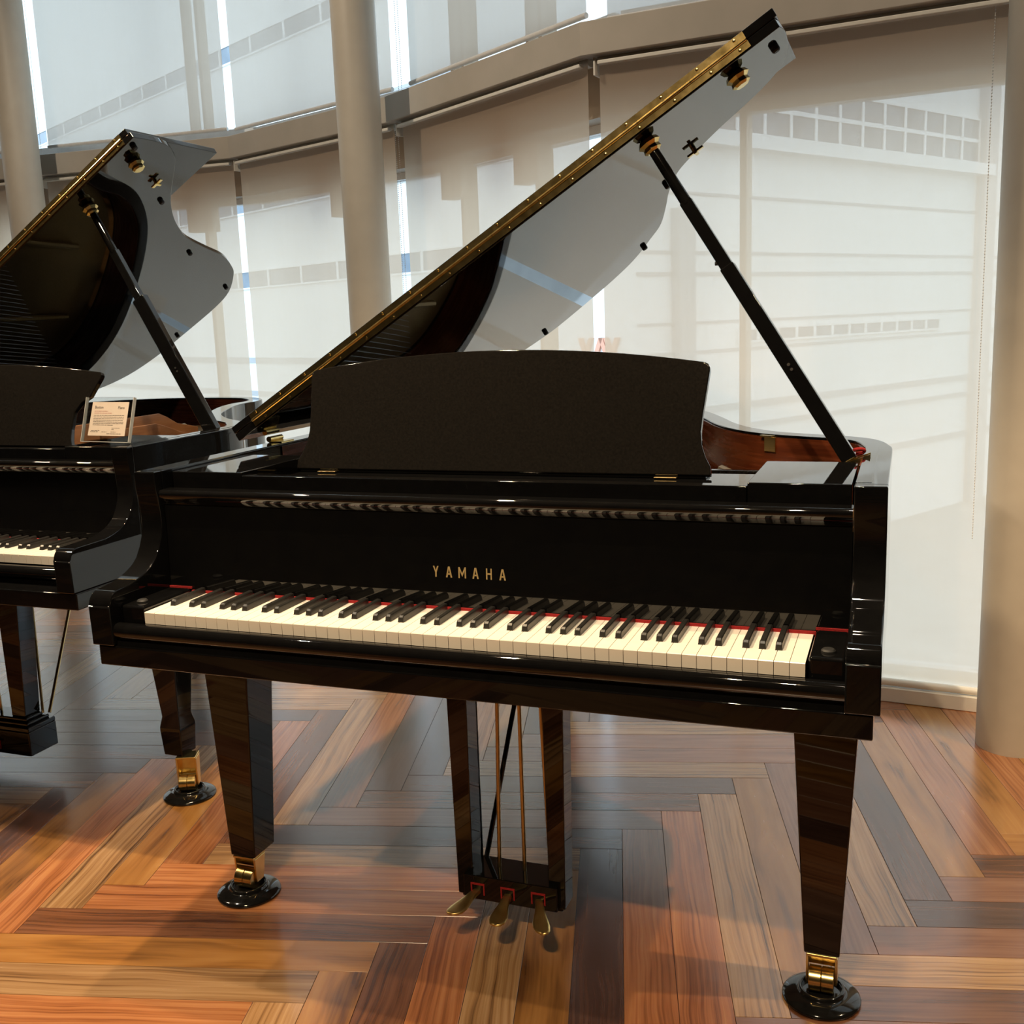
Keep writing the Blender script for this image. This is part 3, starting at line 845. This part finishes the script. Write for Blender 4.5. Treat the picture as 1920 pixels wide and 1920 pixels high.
    pt = plate.build('iron_plate', PLATE, P, bevel=0.002)
    for k, (xa, ya_, xb, yb) in enumerate(((-0.45, 0.60, -0.42, 1.55), (-0.1, 0.60, -0.12, 1.5), (0.25, 0.6, 0.06, 1.3), (0.48, 0.6, 0.34, 0.9))):
        MB().tube([(xa, ya_, 0.893), (xb, yb * cfg.get('len', 1.0), 0.893)], 0.012, 8).build('plate_strut', PLATE, pt)
    st = MB(); pins = MB()
    for k in range(70):
        x = -0.60 + 1.18 * k / 69
        yl = 0.62 + (1.02 - 0.0) * max(0.12, 1 - k / 62) ** 1.15 * cfg.get('len', 1.0)
        st.tube([(x, 0.56, 0.905), (x - 0.12 * (1 - k / 69), yl, 0.903)], 0.0007, 4)
        for q in range(2):
            pins.lathe([(0.0034, 0.893), (0.0034, 0.915)], (x, 0.505 + 0.035 * q, 0), 8)
    so = st.build('strings', STEEL, P); so['kind'] = 'stuff'
    po = pins.build('tuning_pins', STEEL, P); po['kind'] = 'stuff'
    MB().box(-0.55, 0.56, 0.66, 0.68, 0.908, 0.928).build('damper_rail', SATIN, P, bevel=0.003)
    for xb_, prof_ in cfg.get('boards', []):
        MB().prism(prof_, lambda y, z, t: (t, y, z), xb_ - 0.008, xb_).build('action_cheek', TANWOOD, P, bevel=0.001)
    # --- lid, open on its left-hand hinges
    LW = 2 * W
    th = R(cfg['lid_angle'])
    hx, hz = -W + 0.002, 1.003
    ly = cfg['lid_front']
    fnl = lambda a, y, t: (hx + a * math.cos(th) - t * math.sin(th), y, hz + a * math.sin(th) + t * math.cos(th))
    lp = smooth_path(cfg['lid'], 4)
    lid_poly = [(0.0, ly)] + [(a, y) for a, y in lp]
    lid = MB().prism(lid_poly, fnl, 0.0, 0.0185).build('lid', LACQUER, P, bevel=0.002, angle=30)
    f1 = cfg['flap_back']
    MB().prism([(0.0, ly), (LW + 0.008, ly), (LW + 0.008, f1), (0.0, f1)], fnl, 0.0195, 0.0365).build('front_flap', LACQUER, P, bevel=0.002)
    h0, h1 = cfg['hinge']
    hm = MB()
    hm.prism([(h0, -0.0025), (h1, -0.0025), (h1, 0.0), (h0, 0.0)], lambda a, b, t: Vector(fnl(a, ly, t)) + Vector((0, b, 0)), 0.0035, 0.0165)
    hm.prism([(h0, -0.0025), (h1, -0.0025), (h1, 0.0), (h0, 0.0)], lambda a, b, t: Vector(fnl(a, ly, t)) + Vector((0, b, 0)), 0.0215, 0.0350)
    hg = hm.build('piano_hinge', BRASS, lid, smooth=False)
    nk = 11
    for k in range(nk):
        a0, a1 = h0 + (h1 - h0) * k / nk, h0 + (h1 - h0) * (k + 1) / nk - 0.001
        kn = MB().tube([Vector(fnl(a0, ly, 0.019)) + Vector((0, -0.003, 0)), Vector(fnl(a1, ly, 0.019)) + Vector((0, -0.003, 0))], 0.0032, 10)
        kn.build('hinge_knuckle', BRASS, lid)
    Mr = Matrix.Rotation(math.pi / 2, 4, 'X')
    for k in range(17):
        a = h0 + 0.02 + (h1 - h0 - 0.04) * k / 16
        for t, da in ((0.009, 0.018), (0.0300, 0.0)):
            q = Vector(fnl(a + da if a + da < h1 - 0.01 else a, ly, t)) + Vector((0, -0.0025, 0))
            MB().lathe([(0.0032, 0.0), (0.0028, 0.0009), (0.0012, 0.0014)], q, 10, Mr).build('screw', BRASS, lid)
    Mt = Matrix.Rotation(-th, 4, 'Y') @ Matrix.Rotation(math.pi, 4, 'X')   # local +z points out of the underside
    for a, y in cfg['bumpers']:
        MB().lathe([(0.0085, 0.0), (0.0085, 0.008), (0.006, 0.011)], fnl(a, y, 0.0), 12, Mt).build('bumper', RUBBER, lid)
    for a, y in cfg['cups']:
        MB().lathe([(0.013, 0.0), (0.020, 0.004), (0.024, 0.012), (0.017, 0.018), (0.019, 0.026), (0.0135, 0.030)], fnl(a, y, 0.0), 8, Mt).build('prop_cup', BRASS, lid, smooth=False)
    a, y = cfg['latch']
    lt = MB().lathe([(0.006, 0.0), (0.006, 0.012)], fnl(a, y, 0.0), 12, Mt)
    Ml = Matrix.Translation(fnl(a, y, 0.0)) @ Mt
    lt.box(-0.020, 0.020, -0.006, 0.006, 0.008, 0.013, Ml).box(-0.004, 0.004, -0.014, 0.014, 0.012, 0.017, Ml)
    lt.build('lid_latch', BRASS, lid, bevel=0.001)
    # case hinges on the left
    for y in (ly + 0.12, ly + 0.75):
        hh = MB().box(-W + 0.004, -W + 0.040, y, y + 0.055, zr, zr + 0.003)
        hh.tube([(-W + 0.004, y, zr + 0.008), (-W + 0.004, y + 0.055, zr + 0.008)], 0.007, 12)
        hh.build('lid_hinge', BRASS, P)
    # --- prop stick
    a, y = cfg['cups'][1] if cfg.get('prop_cup', 0) else cfg['cups'][0]
    top_p = Vector(fnl(a, y, -0.027)); bot = Vector(cfg['prop_foot'])
    ax = (bot - top_p).normalized()
    sd = ax.cross(Vector((0, 1, 0))).normalized(); up = sd.cross(ax).normalized()
    Ls = (bot - top_p).length
    def stick(t0, t1, hw, hd, name, mat, chamf=0.3):
        m = MB()
        sec = []
        for sx, sy in ((-1, -1), (1, -1), (1, 1), (-1, 1)):
            sec.append((sx * hw, sy * hd))
        m.prism(sec, lambda p, q, t: top_p + ax * t + sd * p + up * q, t0, t1)
        return m.build(name, mat, pr_ or P, bevel=min(hw, hd) * chamf, seg=2)
    pr_ = None
    m = MB().tube([top_p, top_p + ax * (Ls * 0.18)], [0.0105, 0.0115], 16)
    prop = m.build('lid_prop', LACQUER, P)
    pr_ = prop
    stick(Ls * 0.17, Ls * 0.40, 0.0125, 0.0105, 'upper_bar', LACQUER)
    stick(Ls * 0.385, Ls, cfg.get('prop_w', 0.0145), 0.0125, 'lower_bar', LACQUER)
    MB().lathe([(0.004, -0.019), (0.004, 0.0)], top_p + ax * (Ls * 0.375), 10, Matrix.Rotation(math.pi / 2, 4, 'Y')).build('peg', RUBBER, prop)
    for q in (0.70, 0.715):
        MB().lathe([(0.003, 0.0), (0.003, 0.0138)], top_p + ax * (Ls * q), 10, Matrix.Rotation(math.pi / 2, 4, 'X')).build('screw', STEEL, prop)
    # brass foot bracket with its red felt
    bx, by, bz = bot
    fm = MB().prism([(bx - 0.012, bz - 0.004), (bx + 0.035, bz + 0.014), (bx + 0.035, bz - 0.010), (bx - 0.012, bz - 0.010)], lambda a_, b_, t: (a_, t, b_), by - 0.016, by - 0.013)
    fm.prism([(bx - 0.012, bz - 0.004), (bx + 0.035, bz + 0.014), (bx + 0.035, bz - 0.010), (bx - 0.012, bz - 0.010)], lambda a_, b_, t: (a_, t, b_), by + 0.013, by + 0.016)
    fm.box(bx - 0.012, bx + 0.035, by - 0.016, by + 0.016, bz - 0.014, bz - 0.010)
    fm.build('prop_bracket', BRASS, P, smooth=False)
    if cfg.get('red_tag'):
        ft = MB().tube(smooth_path([(bx - 0.002, by + 0.024, bz + 0.010), (bx + 0.004, by + 0.020, bz + 0.017), (bx + 0.014, by + 0.022, bz + 0.019), (bx + 0.023, by + 0.026, bz + 0.017), (bx + 0.020, by + 0.030, bz + 0.011), (bx + 0.006, by + 0.028, bz + 0.009)], 5), 0.0034, 8)
        ft.build('felt_tag', FELT, P)['label'] = 'red felt pad on the prop bracket'
    # brass lock plate on the inside of the bent side
    if cfg.get('lock'):
        k = min(range(len(lin)), key=lambda i: (lin[i][0] - cfg['lock'][0]) ** 2 + (lin[i][1] - cfg['lock'][1]) ** 2)
        tv = Vector(lin[k + 1]) - Vector(lin[k - 1])
        Ml = Matrix.Translation((lin[k][0], lin[k][1], 0)) @ Matrix.Rotation(math.atan2(-tv.y, -tv.x), 4, 'Z')
        lk = MB().box(-0.016, 0.016, -0.004, 0.0, 0.946, 0.980, Ml).box(-0.024, 0.010, -0.010, 0.014, 0.979, 0.983, Ml)
        lk.build('lock_plate', BRASS, P, bevel=0.001)
    # --- legs
    for (lx, ly3, face) in cfg['legs']:
        m = MB(); rg = []
        for z, hw, hd, off in cfg['leg_prof']:
            rg.append([(lx - hw, ly3 - hd + off, z), (lx + hw, ly3 - hd + off, z), (lx + hw, ly3 + hd + off, z), (lx - hw, ly3 + hd + off, z)])
        m.rings(rg)
        lg = m.build('leg', LACQUER, P, bevel=0.003, angle=20)
        caster(lg, lx + cfg['trail'][0], ly3 + cfg['trail'][1], cfg['leg_prof'][0][0], face)
    # --- pedal lyre
    cfg['lyre'](P)
    return root

def lyre_main(P):
    y0, y1 = 0.300, 0.352
    m = MB().box(-0.100, 0.106, 0.286, 0.372, 0.066, 0.120).box(-0.112, 0.112, 0.305, 0.365, 0.058, 0.066)
    L = m.build('pedal_lyre', LACQUER, P, bevel=0.002)
    for s in (-1, 1):
        p = MB()
        o0, i0, o1, i1 = s * 0.119, s * 0.0845, s * 0.1275, s * 0.0805
        p.rings([[(o0, y0, 0.066), (i0, y0, 0.066), (i0, y1, 0.066), (o0, y1, 0.066)], [(o1, y0, 0.629), (i1, y0, 0.629), (i1, y1, 0.629), (o1, y1, 0.629)]])
        p.build('post', LACQUER, L, bevel=0.002)
    MB().box(-0.17, 0.17, 0.27, 0.39, 0.612, 0.6295).build('top_block', LACQUER, L, bevel=0.002)
    pedals(L, (-0.068, -0.001, 0.066), 0.286, 0.086, 0.100)
    for x0, x1, x2 in ((-0.024, -0.037, 0), (0.021, 0.020, 0), (0.063, 0.078, 0)):
        MB().tube([(x1, 0.335, 0.12), (x0, 0.335, 0.63)], 0.0042, 10).build('pedal_rod', BRASSROD, L)
    MB().tube([(-0.080, 0.366, 0.115), (-0.034, 0.60, 0.640)], 0.0055, 10).build('brace', LACQUER, L)
    MB().tube([(-0.092, 0.366, 0.115), (-0.200, 0.62, 0.640)], 0.0055, 10).build('brace', LACQUER, L)

def pedals(L, xs, y, z, slot):
    for x, fan, lift in zip(xs, (-0.24, 0.03, 0.34), (0.008, 0.0, 0.0)):
        f = MB().box(x - 0.0155, x + 0.0155, y - 0.0015, y, slot, slot + 0.004).box(x - 0.0155, x - 0.0125, y - 0.0015, y, slot - 0.022, slot).box(x + 0.0125, x + 0.0155, y - 0.0015, y, slot - 0.022, slot)
        f.build('slot_felt', FELT, L, smooth=False)
        rg = []
        for t, hw, dz, th in ((0.0, 0.0085, 0.0, 0.010), (0.022, 0.0095, -0.002, 0.010), (0.042, 0.0115, -0.006, 0.009), (0.060, 0.0160, -0.010, 0.008), (0.076, 0.0190, -0.013, 0.0075), (0.092, 0.0180, -0.015, 0.007), (0.102, 0.0130, -0.016, 0.006), (0.107, 0.005, -0.016, 0.004)):
            zc = z + dz + lift * t / 0.107; yy = y + 0.004 - t * 0.84
            ring = []
            for k in range(12):
                a = 2 * math.pi * k / 12
                ring.append((x + fan * t + hw * math.copysign(abs(math.cos(a)) ** 0.6, math.cos(a)), yy, zc + th / 2 * math.copysign(abs(math.sin(a)) ** 0.7, math.sin(a))))
            rg.append(ring)
        MB().rings(rg).build('pedal', PEDALBRASS, L, angle=70)

def lyre_second(P):
    yb = cfg_second['lyre_y']
    m = MB().box(-0.200, 0.200, yb - 0.045, yb + 0.060, 0.070, 0.142)
    for k, (e, z0, z1) in enumerate(((0.0, 0.142, 0.156), (-0.012, 0.156, 0.166), (-0.024, 0.166, 0.176))):
        m.box(-0.200 + k * 0.012, 0.200 - k * 0.012, yb - 0.045 + k * 0.010, yb + 0.060 - k * 0.010, z0, z1)
    L = m.build('pedal_lyre', LACQUER, P, bevel=0.003)
    for s in (-1, 1):
        p = MB()
        p.rings([[(s * 0.165, yb - 0.016, 0.176), (s * 0.115, yb - 0.016, 0.176), (s * 0.115, yb + 0.040, 0.176), (s * 0.165, yb + 0.040, 0.176)],
                 [(s * 0.190, yb - 0.016, 0.629), (s * 0.108, yb - 0.016, 0.629), (s * 0.108, yb + 0.046, 0.629), (s * 0.190, yb + 0.046, 0.629)]])
        p.build('post', LACQUER, L, bevel=0.002)
    MB().box(-0.22, 0.22, yb - 0.05, yb + 0.09, 0.612, 0.6295).build('top_block', LACQUER, L, bevel=0.002)
    pedals(L, (-0.075, 0.0, 0.075), yb - 0.045, 0.085, 0.105)
    for s in (-1, 1):
        MB().tube([(s * 0.192, yb + 0.048, 0.170), (s * 0.100, yb + 0.36, 0.640)], 0.0048, 10).build('brace', BRASSROD, L)
        MB().tube([(s * 0.175, yb + 0.040, 0.170), (s * -0.008, yb + 0.23, 0.640)], 0.0040, 10).build('brace', BRASSROD, L)
    for x in (-0.03, 0.0, 0.03):
        MB().tube([(x * 1.6, yb + 0.01, 0.17), (x * 1.1, yb + 0.01, 0.63)], 0.004, 10).build('pedal_rod', BRASSROD, L)

cfg_main = dict(
    label='black grand piano with open lid and full keyboard, nearer of the two', W=0.72, Wi=0.6695, arm_front=-0.026, keybed=0.7105, brand='YAMAHA',
    rim=[(0.72, 0.40), (0.72, 0.60), (0.714, 0.655), (0.699, 0.722), (0.671, 0.772), (0.62, 0.812), (0.55, 0.846), (0.47, 0.893), (0.40, 0.975), (0.345, 1.08), (0.30, 1.20), (0.235, 1.36), (0.165, 1.48), (0.07, 1.60),
         (-0.03, 1.675), (-0.15, 1.74), (-0.28, 1.793), (-0.36, 1.803), (-0.45, 1.785), (-0.56, 1.73), (-0.64, 1.64), (-0.69, 1.52), (-0.715, 1.38), (-0.72, 1.22), (-0.72, 0.60)],
    lid_angle=31.7, lid_front=0.50,
    lid=[(1.442, 0.50), (1.448, 0.56), (1.440, 0.66), (1.418, 0.745), (1.375, 0.80), (1.315, 0.838), (1.245, 0.871), (1.163, 0.927), (1.105, 0.987), (1.052, 1.107), (1.014, 1.225), (0.953, 1.395), (0.893, 1.488), (0.80, 1.612), (0.696, 1.693),
         (0.57, 1.757), (0.44, 1.812), (0.36, 1.822), (0.27, 1.807), (0.15, 1.75), (0.07, 1.66), (0.02, 1.53), (0.0, 1.36), (0.0, 0.9)],
    flap_back=0.855, hinge=(0.062, 1.385),
    bumpers=[(1.418, 0.591), (1.068, 1.012), (0.859, 1.521), (0.404, 1.746)], cups=[(1.135, 0.560), (1.336, 0.562)], latch=(1.175, 0.867),
    prop_foot=(0.648, 0.474, 0.978), red_tag=True, lock=(0.475, 0.835),
    desk=dict(cx=-0.050, y=0.392, z=0.9575, tilt=20.0, rise=0.034,
              half=[(0.452, 0.0), (0.450, 0.018), (0.440, 0.036), (0.431, 0.060), (0.428, 0.085), (0.430, 0.12), (0.4345, 0.165), (0.4385, 0.205), (0.438, 0.213), (0.434, 0.220), (0.426, 0.2235)]),
    legs=[(-0.6265, 0.299, 0.0), (0.6265, 0.299, 0.0), (-0.30, 1.62, 0.0)],
    leg_prof=[(0.093, 0.0315, 0.040, -0.006), (0.6295, 0.0600, 0.052, 0.0)], trail=(0.0, -0.022), lyre=lyre_main)
piano_a = grand_piano((0, 0, 0), cfg_main)

cfg_second = dict(
    label='black grand piano with open lid and a card stand, farther of the two', W=0.74, Wi=0.690, arm_front=-0.088, keybed=0.742, slip=-0.012,
    rim=[(0.74, 0.40), (0.74, 0.56), (0.725, 0.64), (0.685, 0.71), (0.630, 0.775), (0.55, 0.835), (0.455, 0.93), (0.37, 1.04), (0.304, 1.16), (0.235, 1.30), (0.195, 1.42), (0.185, 1.52), (0.145, 1.62), (0.05, 1.71),
         (-0.08, 1.755), (-0.25, 1.765), (-0.42, 1.745), (-0.56, 1.68), (-0.66, 1.58), (-0.72, 1.44), (-0.74, 1.25), (-0.74, 0.6)],
    lid_angle=31.5, lid_front=0.522,
    lid=[(1.497, 0.522), (1.500, 0.60), (1.492, 0.675), (1.457, 0.740), (1.40, 0.795), (1.334, 0.850), (1.255, 0.925), (1.184, 1.014), (1.126, 1.109), (1.088, 1.191), (1.044, 1.344), (1.007, 1.481), (0.951, 1.594), (0.90, 1.665), (0.784, 1.765), (0.668, 1.80),
         (0.476, 1.802), (0.30, 1.795), (0.15, 1.75), (0.05, 1.65), (0.0, 1.50), (0.0, 0.9)],
    flap_back=0.925, hinge=(0.10, 1.462),
    bumpers=[(1.465, 0.553), (1.263, 0.867), (1.018, 1.264), (0.817, 1.703), (0.464, 1.76)], cups=[(1.201, 0.607), (1.41, 0.607)], latch=(1.347, 0.758),
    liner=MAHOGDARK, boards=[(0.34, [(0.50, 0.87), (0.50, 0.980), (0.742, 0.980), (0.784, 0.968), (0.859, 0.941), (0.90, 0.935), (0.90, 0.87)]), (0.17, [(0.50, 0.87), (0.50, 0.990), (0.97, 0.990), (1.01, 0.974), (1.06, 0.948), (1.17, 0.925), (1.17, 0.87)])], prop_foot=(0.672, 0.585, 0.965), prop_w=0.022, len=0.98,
    desk=dict(cx=0.0, y=0.352, z=0.9575, tilt=20.0, rise=0.030,
              half=[(0.365, 0.0), (0.358, 0.02), (0.354, 0.05), (0.356, 0.10), (0.376, 0.125), (0.403, 0.142), (0.430, 0.195), (0.433, 0.205), (0.428, 0.213)]),
    legs=[(-0.675, 0.300, R(24)), (0.675, 0.300, R(24)), (-0.25, 1.55, R(24))],
    leg_prof=[(0.115, 0.030, 0.030, 0.0), (0.185, 0.034, 0.034, 0.0), (0.196, 0.034, 0.034, 0.0), (0.225, 0.028, 0.028, 0.0), (0.6295, 0.056, 0.056, 0.0)], trail=(0.030, -0.010), lyre_y=0.280, lyre=lyre_second)
ORIG2 = (-1.790, 0.368, 0)
piano_b = grand_piano(ORIG2, cfg_second)

# caster cups on the floor
cup_me = MB().lathe([(0.067, 0.0), (0.0700, 0.0015), (0.0710, 0.004), (0.0700, 0.0065), (0.0665, 0.009), (0.061, 0.0115), (0.054, 0.0140), (0.048, 0.0155), (0.0435, 0.0163), (0.0425, 0.0175), (0.0420, 0.0215), (0.0405, 0.0235), (0.0380, 0.0240), (0.0360, 0.0230), (0.0350, 0.0205), (0.034, 0.0148), (0.004, 0.0145)], (0, 0, 0), 64)
CUPS = [(-0.6265, 0.265, 'under the left front leg of the nearer piano'), (0.6265, 0.265, 'under the right front leg of the nearer piano'), (-0.30, 1.586, 'under the rear leg of the nearer piano'),
        (-1.790 + 0.7103, 0.368 + 0.2792, 'under the right front leg of the farther piano'), (-1.790 - 0.6397, 0.368 + 0.2792, 'under the left front leg of the farther piano'), (-1.790 - 0.2154, 0.368 + 1.5287, 'under the rear leg of the farther piano')]
first = None
for x, y, txt in CUPS:
    if first is None:
        first = o = cup_me.build('caster_cup', CUPBLACK, angle=50, loc=(x, y, 0))
    else:
        o = first.copy(); COL.objects.link(o); o.location = (x, y, 0)
    tag(o, 'glossy black round caster cup %s' % txt, 'caster cup', 'caster cups under the pianos')

# ------------------------------------------------------------------ card in its acrylic stand on the farther piano
sx, sy, sz = -1.178, 0.575, 0.9856
sg = empty('card_stand', (sx, sy, sz), R(-6))
tag(sg, 'clear acrylic stand with a printed card on the farther piano', 'sign')
lean = R(-17)
def SP(a, b, t):    # panel coordinates: across, up, depth
    b += 0.002
    return (a, b * math.sin(-lean) + t * math.cos(lean), b * math.cos(lean) + t * math.sin(-lean) * -1)
MB().prism([(-0.083, 0.001), (0.083, 0.001), (0.083, 0.118), (-0.083, 0.118)], SP, -0.004, 0.0).build('front_sheet', ACRYLIC, sg, smooth=False)
MB().prism([(-0.083, 0.001), (0.083, 0.001), (0.083, 0.118), (-0.083, 0.118)], SP, 0.0025, 0.0055).build('back_sheet', ACRYLIC, sg, smooth=False)
MB().box(-0.083, 0.083, 0.004, 0.075, 0.0002, 0.0032).build('foot_sheet', ACRYLIC, sg, smooth=False)
for xa, xb in ((-0.0846, -0.0831), (0.0831, 0.0846)):
    MB().prism([(xa, 0.001), (xb, 0.001), (xb, 0.118), (xa, 0.118)], SP, -0.004, 0.0055).build('edge_glow_strip', ACRYLEDGE, sg, smooth=False)
MB().prism([(-0.083, 0.0005), (0.083, 0.0005), (0.083, 0.0018), (-0.083, 0.0018)], SP, -0.0055, -0.0041).build('edge_glow_strip', ACRYLEDGE, sg, smooth=False)
card = MB().prism([(-0.066, 0.018), (0.064, 0.018), (0.066, 0.106), (-0.062, 0.106)], SP, 0.0005, 0.0015).build('card', CARD, sg, smooth=False)
tm = MB(); tr_ = MB()
lr = random.Random(3)
def line(mb, a0, a1, b, h=0.0011):
    a = a0
    while a < a1 - 0.001:
        wv = min(lr.uniform(0.003, 0.011), a1 - a)
        mb.prism([(a, b), (a + wv, b), (a + wv, b + h), (a, b + h)], SP, 0.00035, 0.0005)
        a += wv + lr.uniform(0.0008, 0.002)
line(tr_, -0.052, -0.004, 0.0815, 0.0014); line(tr_, -0.052, 0.010, 0.0765, 0.0014)
for k in range(7):
    line(tm, -0.053, 0.054 if k < 6 else 0.02, 0.0705 - k * 0.0042)
line(tm, 0.016, 0.044, 0.038); line(tm, 0.016, 0.024, 0.034); line(tm, -0.056, -0.026, 0.0305); line(tm, -0.058, -0.030, 0.0275, 0.0014); line(tm, -0.018, 0.0, 0.0275)
line(tm, 0.014, 0.032, 0.0275); line(tm, 0.0, 0.052, 0.0225, 0.0016)
tm.build('print', INK, card, smooth=False); tr_.build('print', INKRED, card, smooth=False)
rot = (math.pi / 2 + lean, 0, 0)
text_obj('Boston', 0.0105, INK, card, SP(-0.052, 0.089, 0.0004), rot)
text_obj('Piano', 0.0105, INK, card, SP(0.030, 0.088, 0.0004), rot)
